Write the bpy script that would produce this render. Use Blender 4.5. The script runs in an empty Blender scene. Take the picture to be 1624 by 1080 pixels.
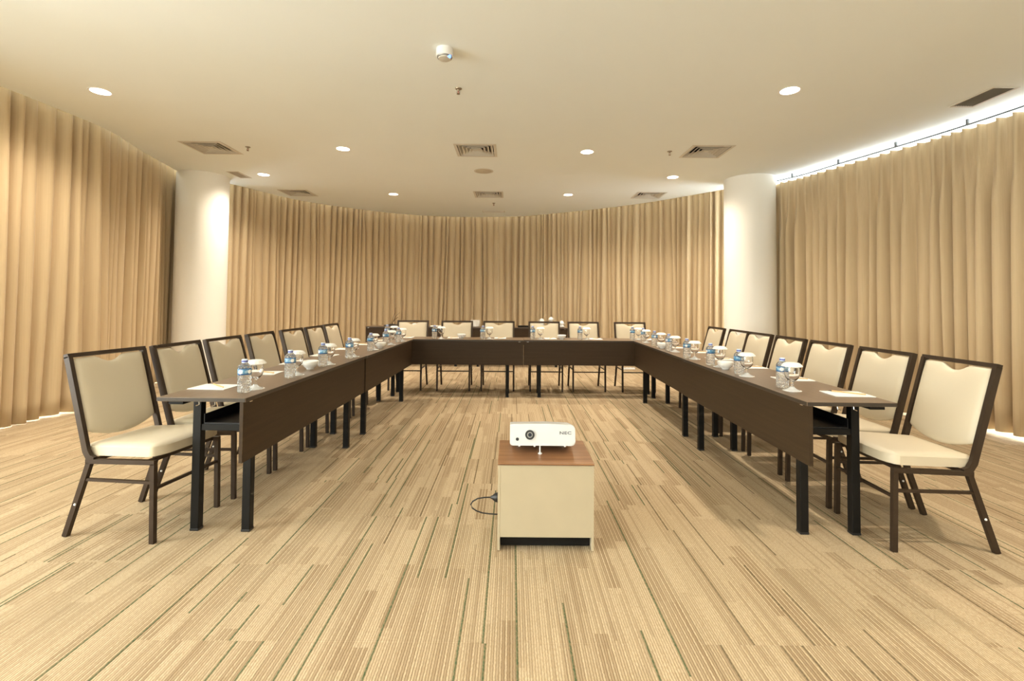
import bpy, bmesh, math, random
from mathutils import Vector, Matrix
random.seed(7)
PI = math.pi
sc = bpy.context.scene
COL = sc.collection

# ------------------------------------------------------------------ camera
F_PX, CX, PPY, EYE = 776.46, 812.0, 453.6, 1.1987
PITCH, ROLL = 0.0313, 0.00858
cam = bpy.data.cameras.new('camera')
cam.sensor_width = 36.0
cam.lens = F_PX * 36.0 / 1624.0
cam.shift_y = (PPY - 540.0) / 1624.0
cam.clip_start = 0.05
co = bpy.data.objects.new('camera', cam)
COL.objects.link(co)
r0 = Vector((1, 0, 0)); u0 = Vector((0, -math.sin(PITCH), math.cos(PITCH)))
fw = Vector((0, math.cos(PITCH), math.sin(PITCH)))
rr = r0 * math.cos(ROLL) + u0 * math.sin(ROLL)
uu = u0 * math.cos(ROLL) - r0 * math.sin(ROLL)
m = Matrix((rr, uu, -fw)).transposed().to_4x4()
m.translation = Vector((0, 0, EYE))
co.matrix_world = m
sc.camera = co

# ------------------------------------------------------------------ world, exposure, lights
ZC = 3.05                      # ceiling height
world = bpy.data.worlds.new('overcast_daylight')
sc.world = world
world.use_nodes = True
bg = world.node_tree.nodes['Background']
bg.inputs['Color'].default_value = (0.86, 0.95, 1.0, 1)
bg.inputs['Strength'].default_value = 15.0
sc.view_settings.view_transform = 'Standard'
sc.view_settings.look = 'None'
sc.view_settings.gamma = 1.0
sc.view_settings.use_curve_mapping = False
sc.view_settings.exposure = 0.27
DOWN_W = 205.0                 # every downlight
DOWN_COL = (1.0, 0.865, 0.70)
BACK_W = 60.0                 # off-frame fill lamp: assumed daylight from unseen windows behind the camera
BACK_COL = (0.92, 1.0, 0.97)

SIDE_W = 270.0                 # off-frame fill lamp: assumed daylight from an unseen window left of the camera
ls = bpy.data.lights.new('assumed_daylight_fill_left', 'AREA')
ls.shape = 'RECTANGLE'; ls.size = 3.6; ls.size_y = 2.3
ls.energy = SIDE_W; ls.color = BACK_COL
lo = bpy.data.objects.new('assumed_daylight_fill_left', ls)
lo.location = (-5.45, -0.9, 1.55); lo.rotation_euler = (PI / 2, 0, -PI / 2)
COL.objects.link(lo)

la = bpy.data.lights.new('assumed_daylight_fill_behind', 'AREA')
la.shape = 'RECTANGLE'; la.size = 7.0; la.size_y = 2.4
la.energy = BACK_W; la.color = BACK_COL
lo = bpy.data.objects.new('assumed_daylight_fill_behind', la)
lo.location = (0, -3.0, 1.6); lo.rotation_euler = (PI / 2, 0, 0)
COL.objects.link(lo)

# ------------------------------------------------------------------ materials
def nt_of(name):
    mt = bpy.data.materials.new(name); mt.use_nodes = True
    return mt, mt.node_tree, mt.node_tree.nodes['Principled BSDF']

class NB:
    """tiny node-building helper"""
    def __init__(s, nt): s.nt = nt
    def node(s, t, **kw):
        n = s.nt.nodes.new(t)
        for k, v in kw.items(): setattr(n, k, v)
        return n
    def put(s, sock, v):
        if isinstance(v, bpy.types.NodeSocket): s.nt.links.new(v, sock)
        else: sock.default_value = v
    def m(s, op, a, b=0.0, c=0.0, clamp=False):
        n = s.node('ShaderNodeMath', operation=op); n.use_clamp = clamp
        s.put(n.inputs[0], a); s.put(n.inputs[1], b); s.put(n.inputs[2], c)
        return n.outputs[0]
    def white(s, x, y, z=0.0):
        n = s.node('ShaderNodeTexWhiteNoise', noise_dimensions='3D')
        s.put(n.inputs['Vector'], s.xyz(x, y, z))
        return n.outputs['Value']
    def xyz(s, x, y, z=0.0):
        n = s.node('ShaderNodeCombineXYZ')
        s.put(n.inputs[0], x); s.put(n.inputs[1], y); s.put(n.inputs[2], z)
        return n.outputs[0]
    def noise(s, vec, scale, detail=2.0, rough=0.5):
        n = s.node('ShaderNodeTexNoise')
        s.put(n.inputs['Vector'], vec); n.inputs['Scale'].default_value = scale
        n.inputs['Detail'].default_value = detail; n.inputs['Roughness'].default_value = rough
        return n.outputs[0]
    def mix(s, f, a, b):
        n = s.node('ShaderNodeMix', data_type='RGBA')
        s.put(n.inputs[0], f); s.put(n.inputs[6], a); s.put(n.inputs[7], b)
        return n.outputs[2]
    def remap(s, v, a, b, c=0.0, d=1.0):
        n = s.node('ShaderNodeMapRange'); n.clamp = True
        s.put(n.inputs[0], v)
        for i, q in enumerate((a, b, c, d)): n.inputs[i + 1].default_value = q
        return n.outputs[0]
    def bump(s, h, strength, dist):
        n = s.node('ShaderNodeBump'); n.inputs['Strength'].default_value = strength
        n.inputs['Distance'].default_value = dist; s.put(n.inputs['Height'], h)
        return n.outputs[0]
    def obj(s): return s.node('ShaderNodeTexCoord').outputs['Object']
    def scale(s, vec, sc_):
        n = s.node('ShaderNodeMapping'); s.put(n.inputs['Vector'], vec)
        n.inputs['Scale'].default_value = sc_
        return n.outputs[0]

def plain(name, col, rough=0.5, metal=0.0, spec=0.5, var=0.06, nscale=8.0, bump=0.0, bscale=200.0, coat=0.0):
    mt, nt, p = nt_of(name); b = NB(nt)
    n = b.noise(b.obj(), nscale, 3)
    dk = tuple(c * (1 - var) for c in col) + (1,); lt = tuple(min(1, c * (1 + var)) for c in col) + (1,)
    b.put(p.inputs['Base Color'], b.mix(n, dk, lt))
    p.inputs['Roughness'].default_value = rough; p.inputs['Metallic'].default_value = metal
    p.inputs['Specular IOR Level'].default_value = spec
    p.inputs['Coat Weight'].default_value = coat
    if bump: b.put(p.inputs['Normal'], b.bump(b.noise(b.obj(), bscale, 2), bump, 0.001))
    return mt

def wood(name, dark, light, rough, axis=(1.5, 40, 40), spec=0.5, contrast=(0.3, 0.7), bump=0.05):
    mt, nt, p = nt_of(name); b = NB(nt)
    v = b.scale(b.obj(), axis)
    n1 = b.noise(v, 1.0, 4, 0.6); n2 = b.noise(b.scale(b.obj(), tuple(a * 5 for a in axis)), 1.0, 2)
    f = b.m('ADD', b.m('MULTIPLY', n1, 0.75), b.m('MULTIPLY', n2, 0.25))
    f = b.remap(f, *contrast)
    b.put(p.inputs['Base Color'], b.mix(f, dark + (1,), light + (1,)))
    p.inputs['Roughness'].default_value = rough; p.inputs['Specular IOR Level'].default_value = spec
    b.put(p.inputs['Normal'], b.bump(f, bump, 0.0005))
    return mt

def glass(name, col, ior, rough=0.0, bump=None):
    mt, nt, p = nt_of(name); b = NB(nt)
    p.inputs['Base Color'].default_value = col + (1,)
    p.inputs['Transmission Weight'].default_value = 1.0
    p.inputs['IOR'].default_value = ior; p.inputs['Roughness'].default_value = rough
    if bump:
        vr = b.node('ShaderNodeTexVoronoi'); vr.inputs['Scale'].default_value = bump[0]
        b.put(vr.inputs['Vector'], b.obj())
        b.put(p.inputs['Normal'], b.bump(vr.outputs['Distance'], bump[1], bump[2]))
    return mt

def emit(name, col, s):
    mt, nt, p = nt_of(name)
    p.inputs['Base Color'].default_value = col + (1,)
    p.inputs['Emission Color'].default_value = col + (1,)
    p.inputs['Emission Strength'].default_value = s
    return mt

def carpet_mat():
    mt, nt, p = nt_of('striped_carpet'); b = NB(nt)
    g = b.node('ShaderNodeNewGeometry').outputs['Position']
    sp = b.node('ShaderNodeSeparateXYZ'); b.put(sp.inputs[0], g)
    x, y = sp.outputs[0], sp.outputs[1]
    RIB = 0.5 / 54
    tx = b.m('FLOOR', b.m('DIVIDE', b.m('ADD', x, 5.31), 0.5))
    ty = b.m('FLOOR', b.m('DIVIDE', b.m('ADD', y, 5.243), 0.5))
    tid = b.white(tx, ty, 3.3)
    xs = b.m('ADD', x, b.m('MULTIPLY', b.m('GREATER_THAN', tid, 0.72), 0.1204))
    wob = b.m('MULTIPLY', b.m('SUBTRACT', b.noise(b.scale(g, (60, 90, 1)), 1.0, 2), 0.5), 0.0042)
    rf = b.m('DIVIDE', b.m('ADD', b.m('ADD', xs, wob), 5.31), RIB)
    ri = b.m('FLOOR', rf); fr = b.m('FRACT', rf)
    # rib groups that turn brown for a stretch: brown yarns alternate with pale ones
    par = b.m('MODULO', ri, 2.0)
    gi = b.m('FLOOR', b.m('DIVIDE', ri, 6.0))
    off = b.white(gi, 1.7, 0.4)
    seg = b.m('FLOOR', b.m('ADD', b.m('MULTIPLY', y, 2.3), b.m('MULTIPLY', off, 9.0)))
    r1 = b.white(gi, seg, 7.7)
    gi2 = b.m('FLOOR', b.m('DIVIDE', b.m('ADD', ri, 3.0), 10.0))
    seg2 = b.m('FLOOR', b.m('ADD', b.m('MULTIPLY', y, 1.1), b.m('MULTIPLY', b.white(gi2, 5.1, 2.0), 7.0)))
    r2 = b.white(gi2, seg2, 1.9)
    grp = b.m('MAXIMUM', b.remap(r1, 0.40, 1.0, 0.0, 0.85), b.remap(r2, 0.50, 1.0, 0.0, 0.6))
    alt = b.m('ADD', 0.14, b.m('MULTIPLY', par, 0.80))
    rr_ = b.white(ri, b.m('FLOOR', b.m('ADD', b.m('MULTIPLY', y, 1.6), b.m('MULTIPLY', b.white(ri, 0.3, 9.0), 5.0))), 4.2)
    single = b.remap(rr_, 0.74, 1.0, 0.0, 0.6)
    jit = b.m('MULTIPLY', b.m('SUBTRACT', b.white(ri, 2.2, 8.8), 0.5), 0.30)
    f = b.m('ADD', b.m('MAXIMUM', b.m('MULTIPLY', grp, alt), single), b.m('MULTIPLY', jit, b.m('ADD', grp, 0.4)), clamp=True)
    base = b.mix(f, (0.60, 0.480, 0.318, 1), (0.30, 0.212, 0.124, 1))
    # thin dark-green yarns
    GL = 15.0
    gl = b.m('FLOOR', b.m('DIVIDE', ri, GL))
    gseg = b.m('FLOOR', b.m('ADD', b.m('MULTIPLY', y, 0.72), b.m('MULTIPLY', b.white(gl, 3.9, 1.0), 6.0)))
    pick = b.m('FLOOR', b.m('MULTIPLY', b.white(gl, gseg, 2.4), GL))
    is_g = b.m('COMPARE', b.m('SUBTRACT', ri, b.m('MULTIPLY', gl, GL)), pick, 0.25)
    has = b.m('GREATER_THAN', b.white(gl, gseg, 6.1), 0.30)
    gcol = b.mix(b.m('GREATER_THAN', b.white(gl, gseg, 9.4), 0.7), (0.036, 0.088, 0.036, 1), (0.11, 0.085, 0.045, 1))
        # ribs: rounded loops, speckled yarn; narrow grooves browned, occlusion shade painted into their colour
    groove = b.m('ABSOLUTE', b.m('SUBTRACT', fr, 0.5))
    gr = b.m('MULTIPLY', b.remap(groove, 0.16, 0.46, 0.0, 1.0), b.m('ADD', 0.50, b.m('MULTIPLY', grp, 0.45)))
    base = b.mix(gr, base, (0.20, 0.130, 0.070, 1))
    spk = b.noise(b.scale(g, (230, 75, 1)), 1.0, 3)
    thin = b.remap(b.m('ABSOLUTE', b.m('SUBTRACT', fr, 0.5)), 0.30, 0.42, 1.0, 0.0)
    base = b.mix(b.m('MULTIPLY', b.m('MULTIPLY', b.m('MULTIPLY', is_g, has), thin), 0.92), base, gcol)
    base = b.mix(b.remap(spk, 0.40, 0.66, 0.0, 0.55), base, (0.36, 0.255, 0.145, 1))
    b.put(p.inputs['Base Color'], base)
    p.inputs['Roughness'].default_value = 0.95
    p.inputs['Specular IOR Level'].default_value = 0.1
    hgt = b.m('ADD', b.m('SUBTRACT', 1.0, b.m('MULTIPLY', b.m('MULTIPLY', groove, groove), 3.5)), b.m('MULTIPLY', spk, 0.5))
    b.put(p.inputs['Normal'], b.bump(hgt, 0.6, 0.002))
    return mt

def fabric_mat():
    mt, nt, p = nt_of('curtain_fabric'); b = NB(nt)
    o = b.obj()
    w = b.noise(b.scale(o, (160, 160, 1.2)), 1.0, 3)
    n = b.noise(b.scale(o, (1.2, 1.2, 0.4)), 1.0, 2)
    c = b.mix(w, (0.54, 0.412, 0.252, 1), (0.66, 0.515, 0.330, 1))
    c = b.mix(b.m('MULTIPLY', n, 0.15), c, (0.42, 0.31, 0.175, 1))
    b.put(p.inputs['Base Color'], c)
    p.inputs['Roughness'].default_value = 0.85
    p.inputs['Specular IOR Level'].default_value = 0.15
    p.inputs['Sheen Weight'].default_value = 0.15
    b.put(p.inputs['Normal'], b.bump(b.noise(b.scale(o, (500, 500, 300)), 1.0, 1), 0.15, 0.0005))
    return mt

def label_mat():
    """flat print of the bottle's wrap: blue bands, pale middle"""
    mt, nt, p = nt_of('bottle_label_print'); b = NB(nt)
    sp = b.node('ShaderNodeSeparateXYZ'); b.put(sp.inputs[0], b.obj())
    z = sp.outputs[2]
    band = b.m('MAXIMUM', b.m('GREATER_THAN', z, 0.118), b.m('LESS_THAN', z, 0.098))
    wav = b.remap(b.noise(b.scale(b.obj(), (60, 60, 90)), 1.0, 2), 0.42, 0.6)
    c = b.mix(band, b.mix(wav, (0.07, 0.24, 0.42, 1), (0.34, 0.50, 0.62, 1)), (0.02, 0.10, 0.27, 1))
    b.put(p.inputs['Base Color'], c); p.inputs['Roughness'].default_value = 0.35
    return mt

M = {}
M['carpet'] = carpet_mat()
M['curtain'] = fabric_mat()
M['ceiling'] = plain('ceiling_paint', (0.835, 0.865, 0.835), 0.9, spec=0.1, var=0.015, nscale=2)
M['wall'] = plain('wall_paint', (0.76, 0.71, 0.60), 0.9, spec=0.15, var=0.02, nscale=2)
M['column'] = plain('column_paint', (0.90, 0.885, 0.83), 0.75, spec=0.25, var=0.012, nscale=3)
M['alu'] = plain('aluminium', (0.55, 0.56, 0.56), 0.4, 1.0, var=0.05)
M['rail'] = plain('rail_grey', (0.10, 0.105, 0.11), 0.6)
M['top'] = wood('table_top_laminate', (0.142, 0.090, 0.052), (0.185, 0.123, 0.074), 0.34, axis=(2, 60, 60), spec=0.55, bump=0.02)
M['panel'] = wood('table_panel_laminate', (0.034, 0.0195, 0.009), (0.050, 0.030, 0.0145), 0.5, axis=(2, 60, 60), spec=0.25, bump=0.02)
M['edge'] = plain('table_edge_band', (0.040, 0.030, 0.022), 0.4)
M['black'] = plain('black_steel', (0.007, 0.0065, 0.006), 0.5, 0.0, spec=0.22, bump=0.05)
M['shelf'] = plain('black_shelf', (0.010, 0.010, 0.012), 0.5)
M['chrome'] = plain('chrome', (0.75, 0.75, 0.75), 0.15, 1.0)
M['brass'] = plain('dull_brass', (0.30, 0.25, 0.18), 0.35, 0.8)
M['bronze'] = plain('bronze_frame', (0.042, 0.026, 0.0155), 0.42, 0.2, spec=0.35, var=0.1, bump=0.1, bscale=400)
M['vinyl'] = plain('cream_vinyl', (0.60, 0.520, 0.385), 0.48, spec=0.35, var=0.03, nscale=5, bump=0.12, bscale=700)
M['white_plastic'] = plain('white_plastic', (0.85, 0.85, 0.84), 0.4)
M['china'] = plain('white_china', (0.85, 0.84, 0.80), 0.15, spec=0.6, var=0.01, coat=0.4)
M['paper'] = plain('white_paper', (0.88, 0.86, 0.82), 0.8, spec=0.2, var=0.02)
M['pencil'] = plain('pencil_wood', (0.62, 0.40, 0.18), 0.5)
M['graphite'] = plain('graphite_tip', (0.03, 0.03, 0.03), 0.5)
M['glass'] = glass('clear_glass', (1, 1, 1), 1.45)
M['pet'] = glass('water_bottle_clear', (0.93, 0.96, 0.99), 1.33, 0.03, (90, 0.8, 0.006))
M['pet'].node_tree.nodes['Principled BSDF'].inputs['Transmission Weight'].default_value = 0.93
M['foot_glass'] = glass('foot_glass_painted_light', (0.92, 0.92, 0.90), 1.45, 0.05)  # clear foot made milky: bright light on the coaster beneath is painted in
M['foot_glass'].node_tree.nodes['Principled BSDF'].inputs['Transmission Weight'].default_value = 0.45
M['label'] = label_mat()
M['cap'] = plain('pale_blue_cap', (0.58, 0.67, 0.80), 0.35, var=0.15, nscale=90)
M['capdark'] = plain('violet_cap_print', (0.10, 0.12, 0.42), 0.4)
M['black_plastic'] = plain('black_plastic', (0.015, 0.015, 0.015), 0.4)
M['lens'] = plain('lens_glass', (0.01, 0.012, 0.02), 0.08, spec=0.4)
M['lens_ring'] = plain('lens_ring_grey', (0.28, 0.27, 0.25), 0.35, 0.4)
M['proj'] = plain('projector_white', (0.66, 0.67, 0.665), 0.35, var=0.01)
M['grey_print'] = plain('grey_lettering', (0.12, 0.12, 0.13), 0.4)
M['walnut'] = wood('walnut_top', (0.20, 0.085, 0.035), (0.40, 0.205, 0.095), 0.28, axis=(1.6, 26, 26), contrast=(0.32, 0.68))
M['cream_lam'] = plain('cream_laminate', (0.46, 0.39, 0.27), 0.55, var=0.08, nscale=7, spec=0.3)
M['vent'] = plain('vent_paint', (0.62, 0.58, 0.50), 0.6)
M['vent_dark'] = plain('vent_duct', (0.03, 0.03, 0.03), 0.8)
M['vent_grey'] = plain('vent_slat_grey', (0.30, 0.27, 0.22), 0.6)
M['lamp'] = emit('downlight_lamp', (1.0, 0.93, 0.80), 25.0)
M['led'] = emit('blue_indicator', (0.15, 0.35, 1.0), 2.5)
M['twig'] = plain('dried_twig', (0.10, 0.055, 0.025), 0.8)
mt, nt_, p_ = nt_of('window_glass')
tr = nt_.nodes.new('ShaderNodeBsdfTransparent'); gs = nt_.nodes.new('ShaderNodeBsdfGlossy'); gs.inputs['Roughness'].default_value = 0.02
mx = nt_.nodes.new('ShaderNodeMixShader'); mx.inputs[0].default_value = 0.06
nt_.links.new(tr.outputs[0], mx.inputs[1]); nt_.links.new(gs.outputs[0], mx.inputs[2])
nt_.links.new(mx.outputs[0], nt_.nodes['Material Output'].inputs['Surface'])
M['window'] = mt

# ------------------------------------------------------------------ mesh helpers
def box(bm, x0, x1, y0, y1, z0, z1, bev=0.0):
    g = bmesh.ops.create_cube(bm, size=1.0)
    vs = g['verts']
    for v in vs:
        v.co = Vector(((x0 + x1) / 2 + v.co.x * (x1 - x0), (y0 + y1) / 2 + v.co.y * (y1 - y0), (z0 + z1) / 2 + v.co.z * (z1 - z0)))
    if bev:
        es = list({e for v in vs for e in v.link_edges})
        bmesh.ops.bevel(bm, geom=es, offset=bev, segments=2, profile=0.5, affect='EDGES')

def bar(bm, a, b, w, h, up=(0, 0, 1), bev=0.0):
    """rectangular tube from a to b; w across, h along 'up'"""
    a, b = Vector(a), Vector(b)
    d = (b - a); L = d.length; d.normalize()
    s = d.cross(Vector(up))
    if s.length < 1e-4: s = d.cross(Vector((0, 1, 0)))
    s.normalize(); u = s.cross(d).normalized()
    g = bmesh.ops.create_cube(bm, size=1.0); vs = g['verts']
    mid = (a + b) / 2
    for v in vs:
        c = v.co.copy()
        v.co = mid + d * (c.x * L) + s * (c.y * w) + u * (c.z * h)
    if bev:
        es = list({e for v in vs for e in v.link_edges})
        bmesh.ops.bevel(bm, geom=es, offset=bev, segments=1, affect='EDGES')

def tube(bm, pts, r, n=8, cap=True, closed=False):
    pts = [Vector(p) for p in pts]; rings = []
    up = Vector((0, 0, 1))
    for i, p in enumerate(pts):
        a = pts[max(i - 1, 0)]; c = pts[min(i + 1, len(pts) - 1)]
        d = (c - a).normalized()
        s = d.cross(up)
        if s.length < 1e-3: s = d.cross(Vector((1, 0, 0)))
        s.normalize(); u = s.cross(d)
        rad = r[i] if isinstance(r, (list, tuple)) else r
        rings.append([bm.verts.new(p + s * math.cos(2 * PI * k / n) * rad + u * math.sin(2 * PI * k / n) * rad) for k in range(n)])
    for i in range(len(rings) - 1):
        for k in range(n):
            bm.faces.new((rings[i][k], rings[i][(k + 1) % n], rings[i + 1][(k + 1) % n], rings[i + 1][k]))
    if cap:
        bm.faces.new(list(reversed(rings[0]))); bm.faces.new(rings[-1])

def sweep(bm, pts, w, h, side):
    """rectangular section swept along a bent path; side = constant across direction"""
    pts = [Vector(p) for p in pts]; side = Vector(side).normalized(); rings = []
    for i, p in enumerate(pts):
        d0 = (p - pts[i - 1]).normalized() if i else (pts[1] - p).normalized()
        d1 = (pts[i + 1] - p).normalized() if i < len(pts) - 1 else d0
        d = (d0 + d1).normalized(); k = 1 / max(0.5, d.dot(d1))
        u = side.cross(d).normalized()
        rings.append([bm.verts.new(p + side * a * w / 2 + u * c * h / 2 * k) for a, c in ((-1, -1), (1, -1), (1, 1), (-1, 1))])
    for i in range(len(rings) - 1):
        for k in range(4):
            bm.faces.new((rings[i][k], rings[i][(k + 1) % 4], rings[i + 1][(k + 1) % 4], rings[i + 1][k]))
    bm.faces.new(list(reversed(rings[0]))); bm.faces.new(rings[-1])

def lathe(bm, prof, n=20, loc=(0, 0, 0), rib=None):
    """prof = (r, z) pairs; r = 0 closes to a point"""
    loc = Vector(loc); rings = []
    for r, z in prof:
        if r <= 1e-6: rings.append([bm.verts.new(loc + Vector((0, 0, z)))])
        else:
            ring = []
            for k in range(n):
                q = r * (1 + (rib(k, n, z) if rib else 0))
                ring.append(bm.verts.new(loc + Vector((q * math.cos(2 * PI * k / n), q * math.sin(2 * PI * k / n), z))))
            rings.append(ring)
    for a, b in zip(rings, rings[1:]):
        if len(a) == 1 and len(b) == 1: continue
        for k in range(n):
            k2 = (k + 1) % n
            if len(a) == 1: bm.faces.new((a[0], b[k2], b[k]))
            elif len(b) == 1: bm.faces.new((a[k], a[k2], b[0]))
            else: bm.faces.new((a[k], a[k2], b[k2], b[k]))

def prism(bm, outline, y0, y1, bev=0.0):
    """outline in (x, z), extruded along y"""
    a = [bm.verts.new((x, y0, z)) for x, z in outline]; c = [bm.verts.new((x, y1, z)) for x, z in outline]
    n = len(a)
    f0 = bm.faces.new(a); f1 = bm.faces.new(list(reversed(c)))
    for i in range(n): bm.faces.new((a[i], c[i], c[(i + 1) % n], a[(i + 1) % n]))
    if bev: bmesh.ops.bevel(bm, geom=list(f0.edges) + list(f1.edges), offset=bev, segments=3, affect='EDGES')

def obj(name, bm, mat, parent=None, smooth=False, loc=None, rot=None):
    bmesh.ops.recalc_face_normals(bm, faces=bm.faces[:])
    me = bpy.data.meshes.new(name); bm.to_mesh(me); bm.free()
    me.materials.append(mat)
    if smooth:
        for p in me.polygons: p.use_smooth = True
        if smooth != 'all':
            try: me.set_sharp_from_angle(angle=math.radians(38))
            except Exception: pass
    o = bpy.data.objects.new(name, me); COL.objects.link(o)
    if parent: o.parent = parent
    if loc: o.location = loc
    if rot: o.rotation_euler = rot
    return o
def B(): return bmesh.new()
def tag(o, label, cat, group=None):
    o['label'] = label; o['category'] = cat
    if group: o['group'] = group
    return o
def thing(name, label, cat, loc=(0, 0, 0), rz=0.0, group=None):
    o = bpy.data.objects.new(name, None); o.empty_display_size = 0.1; COL.objects.link(o)
    o.location = loc; o.rotation_euler = (0, 0, rz)
    return tag(o, label, cat, group)
def struct(name, bm, mat, **kw):
    o = obj(name, bm, mat, **kw); o['kind'] = 'structure'; return o
def dup(root, loc, rz, label, group=None):
    r = root.copy(); COL.objects.link(r); r.location = loc; r.rotation_euler = (0, 0, rz); r['label'] = label
    if group: r['group'] = group
    for ch in list(root.children):
        c = ch.copy(); COL.objects.link(c); c.parent = r
        for g in ch.children:
            d = g.copy(); COL.objects.link(d); d.parent = c
    return r
def place(proto, used, loc, rz, label, group=None):
    if not used:
        used.append(1); proto.location = loc; proto.rotation_euler = (0, 0, rz); proto['label'] = label
        if group: proto['group'] = group
        return proto
    return dup(proto, loc, rz, label, group)

# ------------------------------------------------------------------ plan curves
def smooth_path(pts, step=0.02):
    P = [Vector((p[0], p[1])) for p in pts]
    P = [P[0] * 2 - P[1]] + P + [P[-1] * 2 - P[-2]]
    out = []
    for i in range(1, len(P) - 2):
        n = max(2, int((P[i + 1] - P[i]).length / step))
        for k in range(n):
            t = k / n
            out.append(0.5 * ((2 * P[i]) + (P[i + 1] - P[i - 1]) * t + (2 * P[i - 1] - 5 * P[i] + 4 * P[i + 1] - P[i + 2]) * t * t
                              + (3 * P[i] - P[i - 1] - 3 * P[i + 1] + P[i + 2]) * t ** 3))
    out.append(P[-2]); return out
class Path:
    def __init__(s, pts):
        s.p = smooth_path(pts); s.s = [0.0]
        for a, b in zip(s.p, s.p[1:]): s.s.append(s.s[-1] + (b - a).length)
        s.L = s.s[-1]
    def at(s, d):
        d = min(max(d, 0), s.L - 1e-6); lo, hi = 0, len(s.s) - 1
        while hi - lo > 1:
            mid = (lo + hi) // 2
            if s.s[mid] <= d: lo = mid
            else: hi = mid
        t = (d - s.s[lo]) / max(1e-9, s.s[hi] - s.s[lo])
        return s.p[lo].lerp(s.p[hi], t)
    def tan(s, d):
        return (s.at(min(d + .15, s.L)) - s.at(max(d - .15, 0))).normalized()
    def off(s, d, k):            # k > 0 : to the right of travel (into the room)
        t = s.tan(d); return s.at(d) + Vector((t.y, -t.x)) * k
# ceiling edge, travelled from front-left round the back to the right (room is on the right hand)
EDGE_L = Path([(-4.60, 1.2), (-4.56, 2.4), (-4.53, 3.4), (-4.505, 4.24), (-4.478, 4.75), (-4.475, 5.35), (-4.66, 6.05), (-4.87, 7.0), (-4.96, 7.35), (-5.0, 7.6)])
EDGE_B = Path([(-4.86, 7.45), (-4.60, 7.75), (-4.44, 8.06), (-4.00, 9.06), (-3.24, 9.84), (-2.30, 10.47), (-1.17, 10.73), (0.10, 10.62), (0.69, 10.33), (1.70, 9.68), (2.56, 8.96), (3.40, 7.97), (3.66, 7.60)])
CURT_R = Path([(3.80, 7.22), (4.02, 6.75), (4.15, 6.22), (4.32, 5.60), (4.47, 5.0), (4.57, 4.40), (4.66, 3.6), (4.76, 2.6), (4.80, 1.4)])

# ------------------------------------------------------------------ floor
floor_pts = [(-5.6, -3.2)] + [tuple(EDGE_L.off(EDGE_L.L * i / 14, -0.75)) for i in range(15)] + \
            [tuple(EDGE_B.off(EDGE_B.L * i / 24, -0.75)) for i in range(1, 24)] + \
            [tuple(CURT_R.off(CURT_R.L * i / 12, -0.65)) for i in range(13)] + [(5.6, -3.2)]
bm = B()
vs = [bm.verts.new((x, y, -0.012)) for x, y in floor_pts]
f = bm.faces.new(vs)
ex = bmesh.ops.extrude_face_region(bm, geom=[f])
for v in ex['geom']:
    if isinstance(v, bmesh.types.BMVert): v.co.z = -0.15
bmesh.ops.triangulate(bm, faces=[f_ for f_ in bm.faces if len(f_.verts) > 4])
floor = struct('floor', bm, M['wall'])
TS, TX0, TY0 = 0.5, -5.31, -5.243
cells = []
def inside(x, y):
    c = False; n = len(floor_pts)
    for i in range(n):
        (x1, y1), (x2, y2) = floor_pts[i], floor_pts[(i + 1) % n]
        if (y1 > y) != (y2 > y) and x < (x2 - x1) * (y - y1) / (y2 - y1) + x1: c = not c
    return c
for i in range(-1, 24):
    for j in range(4, 34):
        cx_, cy_ = TX0 + (i + .5) * TS, TY0 + (j + .5) * TS
        if all(inside(cx_ + a, cy_ + b) for a in (-.24, .24) for b in (-.24, .24)): cells.append((cx_, cy_))
def in_view(x, y):
    return y > 1.2 and abs(x) < 1.08 * y + 0.4 and (y < 6.3 or abs(x) > 9) or (6.3 <= y < 8.3 and -2.3 < x < 2.6)
near = sorted([c for c in cells if in_view(*c)], key=lambda c: c[1])[:290]
rest = [c for c in cells if c not in set(near)]
bm = B(); box(bm, -.2498, .2498, -.2498, .2498, -.012, 0.0)
bmesh.ops.bevel(bm, geom=[e for e in bm.edges if all(v.co.z > -.001 for v in e.verts)], offset=.0008, segments=1, affect='EDGES')
tile = obj('carpet_tile', bm, M['carpet'], floor); tile.location = (near[0][0], near[0][1], 0)
for c in near[1:]:
    t = tile.copy(); COL.objects.link(t); t.parent = floor; t.location = (c[0], c[1], 0)
bm = B()
for c in rest: box(bm, c[0] - .2498, c[0] + .2498, c[1] - .2498, c[1] + .2498, -.012, 0)
t = obj('carpet_tile', bm, M['carpet'], floor); t['kind'] = 'stuff'
bm = B()                        # cut pieces along the curved walls: one fitted sheet below tile height
vs = [bm.verts.new((x, y, -0.003)) for x, y in floor_pts]
bm.faces.new(vs); bmesh.ops.triangulate(bm, faces=bm.faces[:])
t = obj('carpet_edge', bm, M['carpet'], floor)

# ------------------------------------------------------------------ ceiling with real openings
DL = [(-3.71, 4.34), (2.40, 4.20), (-2.086, 5.947), (0.912, 5.989), (-3.708, 7.226), (2.358, 7.169), (-2.083, 8.49), (0.958, 8.42)]
DL_OFF = [(-3.7, 1.5), (2.4, 1.4), (-2.09, -0.9), (0.93, -0.9)]   # assumed lamps, unseen: the grid carried on above and behind the camera
DIF = [(-3.70, 5.954, 'left of the room, near the first column'), (-0.455, 5.965, 'in the middle of the room, the nearer one'),
       (2.362, 5.936, 'right of the room, before the right column'), (-0.418, 8.45, 'in the middle of the room, the farther one'),
       (-3.728, 8.45, 'close to the back curtain on the left'), (2.344, 8.40, 'close to the back curtain on the right')]
GR = [(4.172, 4.30, 0.205, 0.41, 'dark slotted air grille near the right curtain'),
      (-4.08, 7.243, 0.15, 0.36, 'small beige air grille beside the left column'),
      (-0.391, 10.06, 0.44, 0.14, 'thin pale air grille at the far end of the ceiling')]
DH = 0.225                      # half width of diffuser opening
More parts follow.
